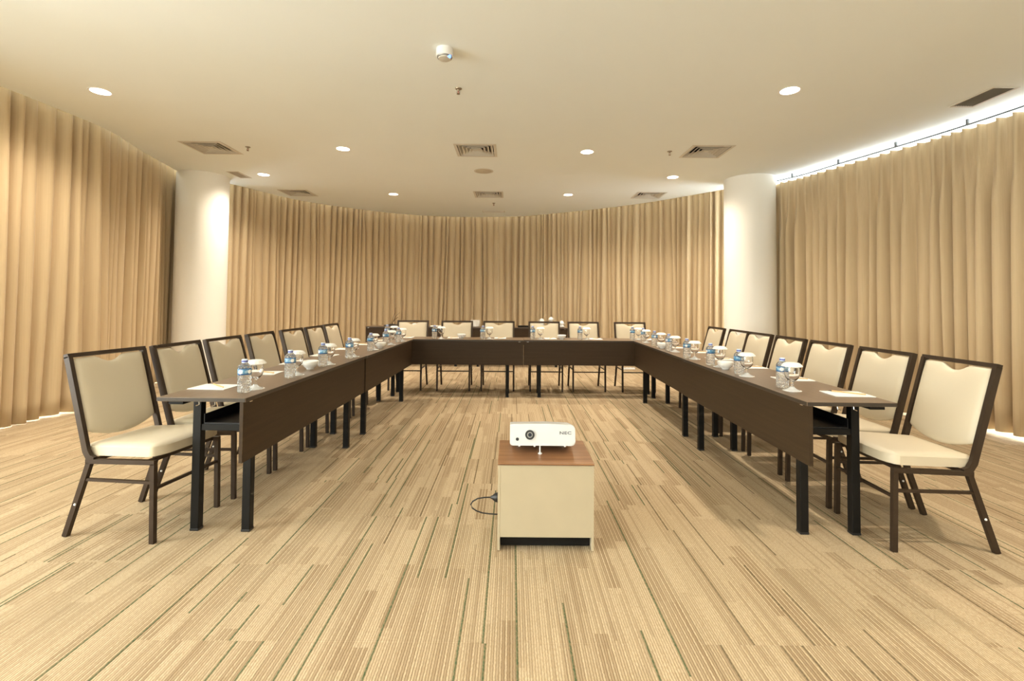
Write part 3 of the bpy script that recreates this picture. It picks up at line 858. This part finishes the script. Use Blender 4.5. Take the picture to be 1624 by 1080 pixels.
# ------------------------------------------------------------------ place settings
def make_bottle():
    t = thing('water_bottle', '', 'bottle')
    prof = [(0, .004), (.018, .003), (.0265, .0), (.0315, .006), (.0325, .014), (.0305, .022), (.0325, .032), (.0305, .042), (.0325, .052), (.0305, .062),
            (.0325, .072), (.0315, .082), (.0318, .090), (.0318, .122), (.0320, .128), (.0285, .137), (.020, .146), (.0125, .151), (.0125, .156), (0, .156)]
    bm = B(); lathe(bm, prof, 24, rib=lambda k, n, z: (0.035 * math.cos(k * 2 * PI * 6 / n) if z < .02 else 0.035 * math.sin(k * 2.4 + z * 900) if z < .088 else 0))
    obj('body', bm, M['pet'], t)
    bm = B(); lathe(bm, [(.0322, .091), (.0326, .0915), (.0326, .1215), (.0322, .122)], 28); lb = obj('label', bm, M['label'], t, smooth='all')
    for a in (-0.9, 1.7, 4.0):
        bm = B(); n = 14; c = bm.verts.new((0.0334 * math.cos(a), 0.0334 * math.sin(a), .1065)); ring = []
        for k in range(n):
            h = .0105 * math.cos(2 * PI * k / n) / .0332; ring.append(bm.verts.new((.0331 * math.cos(a + h), .0331 * math.sin(a + h), .1065 + .0105 * math.sin(2 * PI * k / n))))
        for k in range(n): bm.faces.new((c, ring[k], ring[(k + 1) % n]))
        obj('round_mark', bm, M['paper'], lb)
    bm = B(); lathe(bm, [(.0142, .150), (.0146, .152), (.0146, .166), (.0130, .169), (0, .169)], 20, rib=lambda k, n, z: .02 * (k % 2)); cp = obj('cap', bm, M['cap'], t, smooth=True)
    bm = B(); lathe(bm, [(.0150, .1545), (.0152, .155), (.0152, .1625), (.0150, .163)], 20); obj('cap_band', bm, M['capdark'], cp)
    return t
def make_goblet():
    t = thing('water_goblet', '', 'glass')
    bm = B(); lathe(bm, [(0, .0019), (.0385, .0019), (.039, .0034), (.031, .0065), (.019, .0125), (.0095, .0235), (0, .0238)], 32); obj('foot', bm, M['foot_glass'], t, smooth='all')
    outp = [(0, .0240), (.0078, .0240), (.0056, .031), (.0060, .038), (.0085, .046), (.0110, .052),
            (.0240, .060), (.0340, .073), (.0385, .090), (.0390, .108), (.0372, .128), (.0355, .140)]
    inp = [(.0345, .140), (.0362, .128), (.0378, .108), (.0373, .091), (.0325, .075), (.0220, .063), (.008, .0575), (0, .0570)]
    bm = B(); lathe(bm, outp + inp, 32); obj('bowl', bm, M['glass'], t, smooth='all')
    bm = B(); sc_ = lambda k, n, z: (.028 * math.cos(2 * PI * 16 * k / n) if z < .145 else 0)
    lathe(bm, [(.0365, .1405), (.0485, .1375), (.0520, .1335), (.0525, .1345), (.0490, .1405), (.0400, .1505), (.034, .1530), (0, .1540)], 64, rib=sc_)
    obj('paper_cover', bm, M['paper'], t, smooth=True)
    return t
def make_coaster():
    bm = B(); lathe(bm, [(0, 0), (.047, 0), (.047, .0014), (0, .0016)], 48, rib=lambda k, n, z: .025 * math.cos(2 * PI * 16 * k / n))
    return tag(obj('paper_coaster', bm, M['paper']), '', 'coaster')
def make_pad():
    t = thing('notepad', '', 'notepad')
    bm = B(); box(bm, -.075, .075, -.100, .100, 0, .003); obj('page_block', bm, M['paper'], t)
    bm = B(); box(bm, -.0755, .0755, .092, .1005, -.0, .0038); obj('binding_strip', bm, M['paper'], t)
    return t
def make_pencil():
    t = thing('pencil', '', 'pencil')
    bm = B(); tube(bm, [(-.08, 0, .0036), (.072, 0, .0036)], .0036, 6); obj('shaft', bm, M['pencil'], t)
    bm = B(); tube(bm, [(.072, 0, .0036), (.090, 0, .0036)], [.0036, .0006], 6); obj('tip', bm, M['graphite'], t)
    return t
pb, ub = make_bottle(), []; pg, ug = make_goblet(), []; pc, uc = make_coaster(), []; pp, up_ = make_pad(), []; pn_, un = make_pencil(), []
def setting(bx, by, gx, gy, px, py, prz, seat, pencil=True, k=0):
    place(pb, ub, (bx, by, TH + .0005), 0.6 + k * .9, 'clear water bottle with blue label, ' + seat, 'water bottles on the tables')
    place(pc, uc, (gx, gy, TH + .0003), k * .3, 'white paper coaster under the goblet, ' + seat, 'paper coasters')
    place(pg, ug, (gx, gy, TH + .0003), k * .7, 'clear goblet with white paper cover, ' + seat, 'covered goblets')
    place(pp, up_, (px, py, TH + .0005), prz, 'white paper notepad, ' + seat, 'notepads')
    if pencil:
        place(pn_, un, (px + .01, py + .01, TH + .0045), prz + 0.9 + .15 * (k % 3), 'wooden pencil on the notepad, ' + seat, 'pencils on the notepads')
LB = [(-1.373, 2.534), (-1.354, 3.013), (-1.356, 3.537), (-1.334, 4.046), (-1.329, 4.637), (-1.339, 5.225), (-1.296, 5.625)]
LG = [(-1.369, 2.634), (-1.364, 3.125), (-1.350, 3.643), (-1.332, 4.152), (-1.334, 4.76), (-1.300, 5.310), (-1.278, 5.755)]
RB = [(1.551, 2.815), (1.538, 3.323), (1.538, 3.797), (1.529, 4.282), (1.568, 4.895), (1.571, 5.397), (1.600, 5.965)]
RG = [(1.549, 2.715), (1.549, 3.235), (1.570, 3.700), (1.563, 4.190), (1.600, 4.800), (1.616, 5.300), (1.612, 5.870)]
for i in range(7):
    setting(*LB[i], *LG[i], -1.605, L_Y[i] - .01, 0.06 * ((i * 5) % 3 - 1) + PI / 2, 'left-side seat ' + ordn[i], True, i)
for i in range(7):
    setting(*RB[i], *RG[i], 1.785 + (.02 if i > 3 else 0), R_Y[i] - .01, 0.06 * ((i * 7) % 3 - 1) + PI / 2, 'right-side seat ' + ordn[i], True, i + 9)
CB = [(-1.575, 6.215), (-0.971, 6.190), (-0.363, 6.195), (0.268, 6.240), (0.865, 6.21), (1.535, 6.235)]
CG = [(-1.487, 6.225), (-0.886, 6.195), (-0.281, 6.225), (0.367, 6.250), (0.955, 6.25), (1.628, 6.30)]
for i in range(6):
    setting(*CB[i], *CG[i], CG[i][0] + .135, 6.36, PI / 2 if False else 0.05 * (i % 2), 'back table seat, ' + cn[i], True, i + 20)
# candy bowls
bm = B()
lathe(bm, [(0, .0), (.026, .0), (.026, .007), (.040, .018), (.052, .036), (.057, .056), (.0560, .058), (.0535, .056), (.048, .038), (.036, .021), (0, .013)], 36)
bowl = tag(obj('bowl', bm, M['china'], smooth='all'), '', 'bowl'); ubw = []
for x, y, d in ((-1.386, 3.39, 'on the left tables, nearest the camera'), (-1.307, 4.895, 'on the left tables, farther one'),
                (-0.638, 6.262, 'on the back tables, left one'), (0.637, 6.237, 'on the back tables, right one'),
                (1.549, 3.560, 'on the right tables, nearest the camera'), (1.577, 5.135, 'on the right tables, farther one')):
    place(bowl, ubw, (x, y, TH), 0, 'small white china bowl ' + d, 'white bowls on the tables')

# ------------------------------------------------------------------ things on the side tables
CT = TH
cup = None
def make_cup():
    t = thing('teacup', '', 'cup')
    bm = B(); lathe(bm, [(.044, 0), (.0455, .001), (.043, .022), (.033, .042), (.022, .050), (.022, .055), (.018, .055), (.017, .051), (0, .050), (0, .047), (.030, .039), (.040, .020), (.044, 0)], 28); obj('cup_body', bm, M['china'], t, smooth='all')
    bm = B(); tube(bm, [(.041, 0, .014), (.058, 0, .012), (.066, 0, .023), (.058, 0, .036), (.036, 0, .036)], .0035, 8); obj('handle', bm, M['china'], t, smooth='all')
    return t
def make_saucer():
    bm = B(); lathe(bm, [(0, 0), (.035, 0), (.036, .003), (.072, .013), (.074, .016), (.070, .0155), (.036, .006), (0, .005)], 36)
    return tag(obj('saucer', bm, M['china'], smooth='all'), '', 'saucer')
cp_, ucp = make_cup(), []; sr_, usr = make_saucer(), []
piles = [(0.560, 9.16, 4, 'left'), (0.730, 9.13, 6, 'middle'), (0.925, 9.10, 2, 'right')]
for x, y, n, d in piles:
    z = CT + .0005
    for k in range(n):
        w = 'bottom' if k == 0 else ('top' if k == n - 1 else 'level %s' % ['two', 'three', 'four', 'five'][k - 1])
        place(sr_, usr, (x, y, z), 0, 'white saucer in the %s pile of teacups, %s' % (d, w), 'saucers on the side table'); z += .0165
        if d != 'right' or k:
            pass
        if k >= n - 2 or d == 'right':
            place(cp_, ucp, (x, y, z - .0055), 0.6 + k, 'white upturned teacup in the %s pile, %s' % (d, w), 'teacups on the side table'); z += .0455
plate_bm = B(); lathe(plate_bm, [(0, 0), (.055, 0), (.056, .003), (.0860, .0075), (.0905, .0090), (.0908, .0155), (.0870, .0150), (.055, .0050), (0, .004)], 36)
plate = tag(obj('plate', plate_bm, M['china'], smooth='all'), '', 'plate'); upl = []
pn = ['bottom', 'second', 'third', 'fourth', 'fifth', 'sixth', 'seventh', 'eighth', 'ninth', 'tenth', 'eleventh', 'twelfth', 'thirteenth', 'top']
for k in range(14):
    place(plate, upl, (-0.680, 9.14, CT + .0005 + k * .0082), 0, 'white plate in the tall stack on the side table, %s of the stack' % pn[k], 'stacked plates on the side table')
def tray(x, y, w, d, label, mat):
    t = thing('serving_tray', label, 'tray', (x, y, CT))
    bm = B(); box(bm, -w / 2, w / 2, -d / 2, d / 2, .0005, .006); obj('base', bm, mat, t)
    bm = B()
    for s in (-1, 1):
        box(bm, s * w / 2 - .004, s * w / 2 + .004, -d / 2, d / 2, .006, .028); box(bm, -w / 2, w / 2, s * d / 2 - .004, s * d / 2 + .004, .006, .028)
    obj('rim', bm, mat, t); return t
tray(-2.13, 9.12, 0.42, 0.26, 'dark low tray at the left end of the side tables', M['edge'])
tray(0.215, 9.11, 0.19, 0.2, 'small black tray right of the middle on the side table', M['black'])
# folded white napkins
def napkins(x, y, w, d, h, label):
    bm = B()
    box(bm, x - w / 2, x + w / 2, y - d / 2, y + d / 2, CT + .0005, CT + h, .004)
    return tag(obj('folded_napkin', bm, M['paper']), label, 'napkin', None)
napkins(-1.735, 9.10, 0.19, 0.15, 0.055, 'white folded napkin stack beside the dark tray, before the curtain')
napkins(-1.40, 9.06, 0.18, 0.14, 0.020, 'low white folded napkin lying between the two leftmost back chairs')
# twigs standing in a small dish
t = thing('dried_twig', 'thin dried dark twig standing at the left of the side tables', 'twig', (-2.27, 9.30, CT))
bm = B(); lathe(bm, [(0, .0005), (.05, .0005), (.062, .030), (.058, .032), (.045, .01), (0, .008)], 24); obj('dish', bm, M['edge'], t, smooth=True)
for q, pts in enumerate([[(0, 0, .01), (.03, 0, .10), (.08, 0, .19), (.15, 0, .25)], [(-.01, 0, .01), (.01, .01, .12), (.05, .01, .24), (.06, .02, .34)], [(.02, 0, .07), (.07, 0, .13), (.12, -.01, .16)]]):
    bm = B(); tube(bm, pts, [.006, .005, .004, .002][:len(pts)], 6); obj('stem', bm, M['twig'], t)
# white socket strip on the carpet behind the back chairs
t = thing('extension_socket', 'white extension socket strip lying on the carpet behind the right back chair', 'socket', (2.10, 8.80, 0), 0.1)
bm = B(); box(bm, -.11, .11, -.025, .025, .0005, .032, .004); obj('housing', bm, M['white_plastic'], t)
for k in range(3):
    bm = B(); lathe(bm, [(0, .033), (.018, .033), (.019, .0325)], 16, loc=(-.07 + k * .07, 0, 0)); obj('outlet', bm, M['vent_grey'], t)

# ------------------------------------------------------------------ projector stand and projector
X0, X1, Y0, Y1, HT = -0.060, 0.404, 2.388, 2.782, 0.418
t = thing('projector_stand', 'cream box stand with walnut top under the projector in the middle of the room', 'cabinet', ((X0 + X1) / 2, (Y0 + Y1) / 2, 0))
hx, hy = (X1 - X0) / 2, (Y1 - Y0) / 2
bm = B(); box(bm, -hx - .001, hx + .001, -hy - .002, hy, HT - .006, HT, .001); obj('walnut_top', bm, M['walnut'], t)
bm = B(); box(bm, -hx - .001, hx + .001, -hy - .003, hy, HT - .009, HT - .006); obj('top_edge', bm, plain('walnut_edge', (.16, .085, .045), .4), t)
for s in (-1, 1):
    bm = B(); box(bm, s * (hx - .006) - .006, s * (hx - .006) + .006, -hy, hy, .004, HT - .009, .0008); sp_ = obj('side_panel', bm, M['cream_lam'], t)
    for yy in (-hy + .02, hy - .02):
        bm = B(); lathe(bm, [(0, 0), (.007, 0), (.007, .0045), (0, .0045)], 10, loc=(s * (hx - .0075), yy, 0)); obj('foot', bm, M['chrome'], sp_)
bm = B(); box(bm, -hx + .012, hx - .012, -hy + .001, -hy + .016, .066, HT - .009, .0008); obj('front_panel', bm, M['cream_lam'], t)
bm = B(); box(bm, -hx + .012, hx - .012, hy - .016, hy - .001, .066, HT - .009); obj('back_panel', bm, M['cream_lam'], t)
bm = B(); box(bm, -hx + .013, hx - .013, -hy + .045, hy - .045, .008, .0655); obj('plinth', bm, M['black'], t)
# power lead on its left side
t = thing('power_lead', 'black power lead with round plug looping from the left of the projector stand', 'cord', (X0, 2.52, 0.20))
bm = B(); lathe(bm, [(0, 0), (.021, 0), (.024, .004), (.022, .016), (.010, .030), (.006, .040), (0, .040)], 20); obj('plug', bm, M['black_plastic'], t, smooth=True, loc=(-.0005, 0, .003), rot=(0, -PI / 2, 0))
pts = [(-.035, 0, .003), (-.07, 0, .002), (-.105, 0, -.004), (-.13, 0, -.018), (-.140, 0, -.034), (-.132, 0, -.052), (-.11, 0, -.066), (-.08, 0, -.076), (-.045, 0, -.080), (-.012, 0, -.082), (-.001, 0, -.082)]
pts = [(a + 0, b, c) for a, b, c in pts]
bm = B(); tube(bm, pts, .0036, 8); obj('cable', bm, M['black_plastic'], t, smooth='all')

# projector
PW, PH, PD = 0.334, 0.104, 0.225
pj = thing('projector', 'white table projector on the walnut-topped stand', 'projector', (0.163, 2.518, HT), 0)
def arc(cx, cz, r, a0, a1, n=8): return [(cx + r * math.cos(math.radians(a0 + (a1 - a0) * k / n)), cz + r * math.sin(math.radians(a0 + (a1 - a0) * k / n))) for k in range(n + 1)]
w = PW / 2
out = arc(-w + .014, .014, .014, 180, 270) + arc(w - .018, .018, .018, 270, 360) + arc(w - .021, PH - .021, .021, 0, 80) + [(0.02, PH + .004)] + arc(-w + .006, PH - .006, .006, 100, 180, 5)
tilt = 0.185
bz = 0.047
bm = B(); prism(bm, out, 0, PD, .005)
body = obj('body', bm, M['proj'], pj, smooth=True, loc=(0, 0, bz), rot=(-tilt, 0, 0))
def face_disc(name, x, z, r0, r1, y0, y1, mat):
    bm = B(); lathe(bm, [(r0, y0), (r1, y0), (r1, y1), (r0, y1)] if r0 else [(0, y0), (r1, y0), (r1, y1), (0, y1)], 36)
    if r0:
        pass
    return obj(name, bm, mat, body, smooth=True, loc=(x, 0, z), rot=(PI / 2, 0, 0))
lx, lz = -0.065, 0.053
face_disc('lens_bezel', lx, lz, .024, .029, -.001, .0025, M['proj'])
face_disc('lens_barrel', lx, lz, .0125, .0238, -.002, .0055, M['black_plastic'])
face_disc('lens_ring', lx, lz, .0095, .0145, 0, .0075, M['lens_ring'])
face_disc('lens', lx, lz, 0, .0096, 0, .0045, M['lens'])
face_disc('sensor_window', -.129, .031, 0, .008, -.001, .0015, M['black_plastic'])
tc = bpy.data.curves.new('lettering', 'FONT'); tc.body = 'NEC'; tc.size = 0.0205; tc.extrude = 0.0006; tc.offset = 0.0004; tc.space_character = 1.1
to = bpy.data.objects.new('tmp', tc); me = bpy.data.meshes.new_from_object(to); bpy.data.objects.remove(to); bpy.data.curves.remove(tc)
me.materials.clear(); me.materials.append(M['grey_print'])
for v in me.vertices: v.co.x *= 1.45
tx = bpy.data.objects.new('lettering', me); COL.objects.link(tx); tx.parent = body; tx.location = (.086, -.0007, .0565); tx.rotation_euler = (PI / 2, 0, 0)
# feet: long front foot reaching the stand, small rear and side feet under the body
bm = B(); lathe(bm, [(0, 0), (.0105, 0), (.0105, .004), (.0045, .006), (.0035, .012), (.0040, .052), (0, .052)], 20); obj('front_foot', bm, M['white_plastic'], pj, smooth=True, loc=(-.012, .022, 0))
zr = bz - math.sin(tilt) * (PD - .03)
for s in (-1, 1):
    bm = B(); lathe(bm, [(0, 0), (.008, 0), (.008, zr + .012), (0, zr + .012)], 14); obj('rear_foot', bm, M['white_plastic'], pj, loc=(s * .12, (PD - .035) * math.cos(tilt), 0))
for xx in (-.118, -.04, .115):
    bm = B(); lathe(bm, [(0, -.006), (.005, -.006), (.006, 0), (0, .001)], 12); obj('bottom_stud', bm, M['white_plastic'], body, loc=(xx, .012, 0))
for side in (1,):
    for k in range(8):
        bm = B(); box(bm, w - .0012, w + .0006, .05 + k * .018, .058 + k * .018, .03, .075); obj('vent_slot', bm, M['vent_grey'], body)
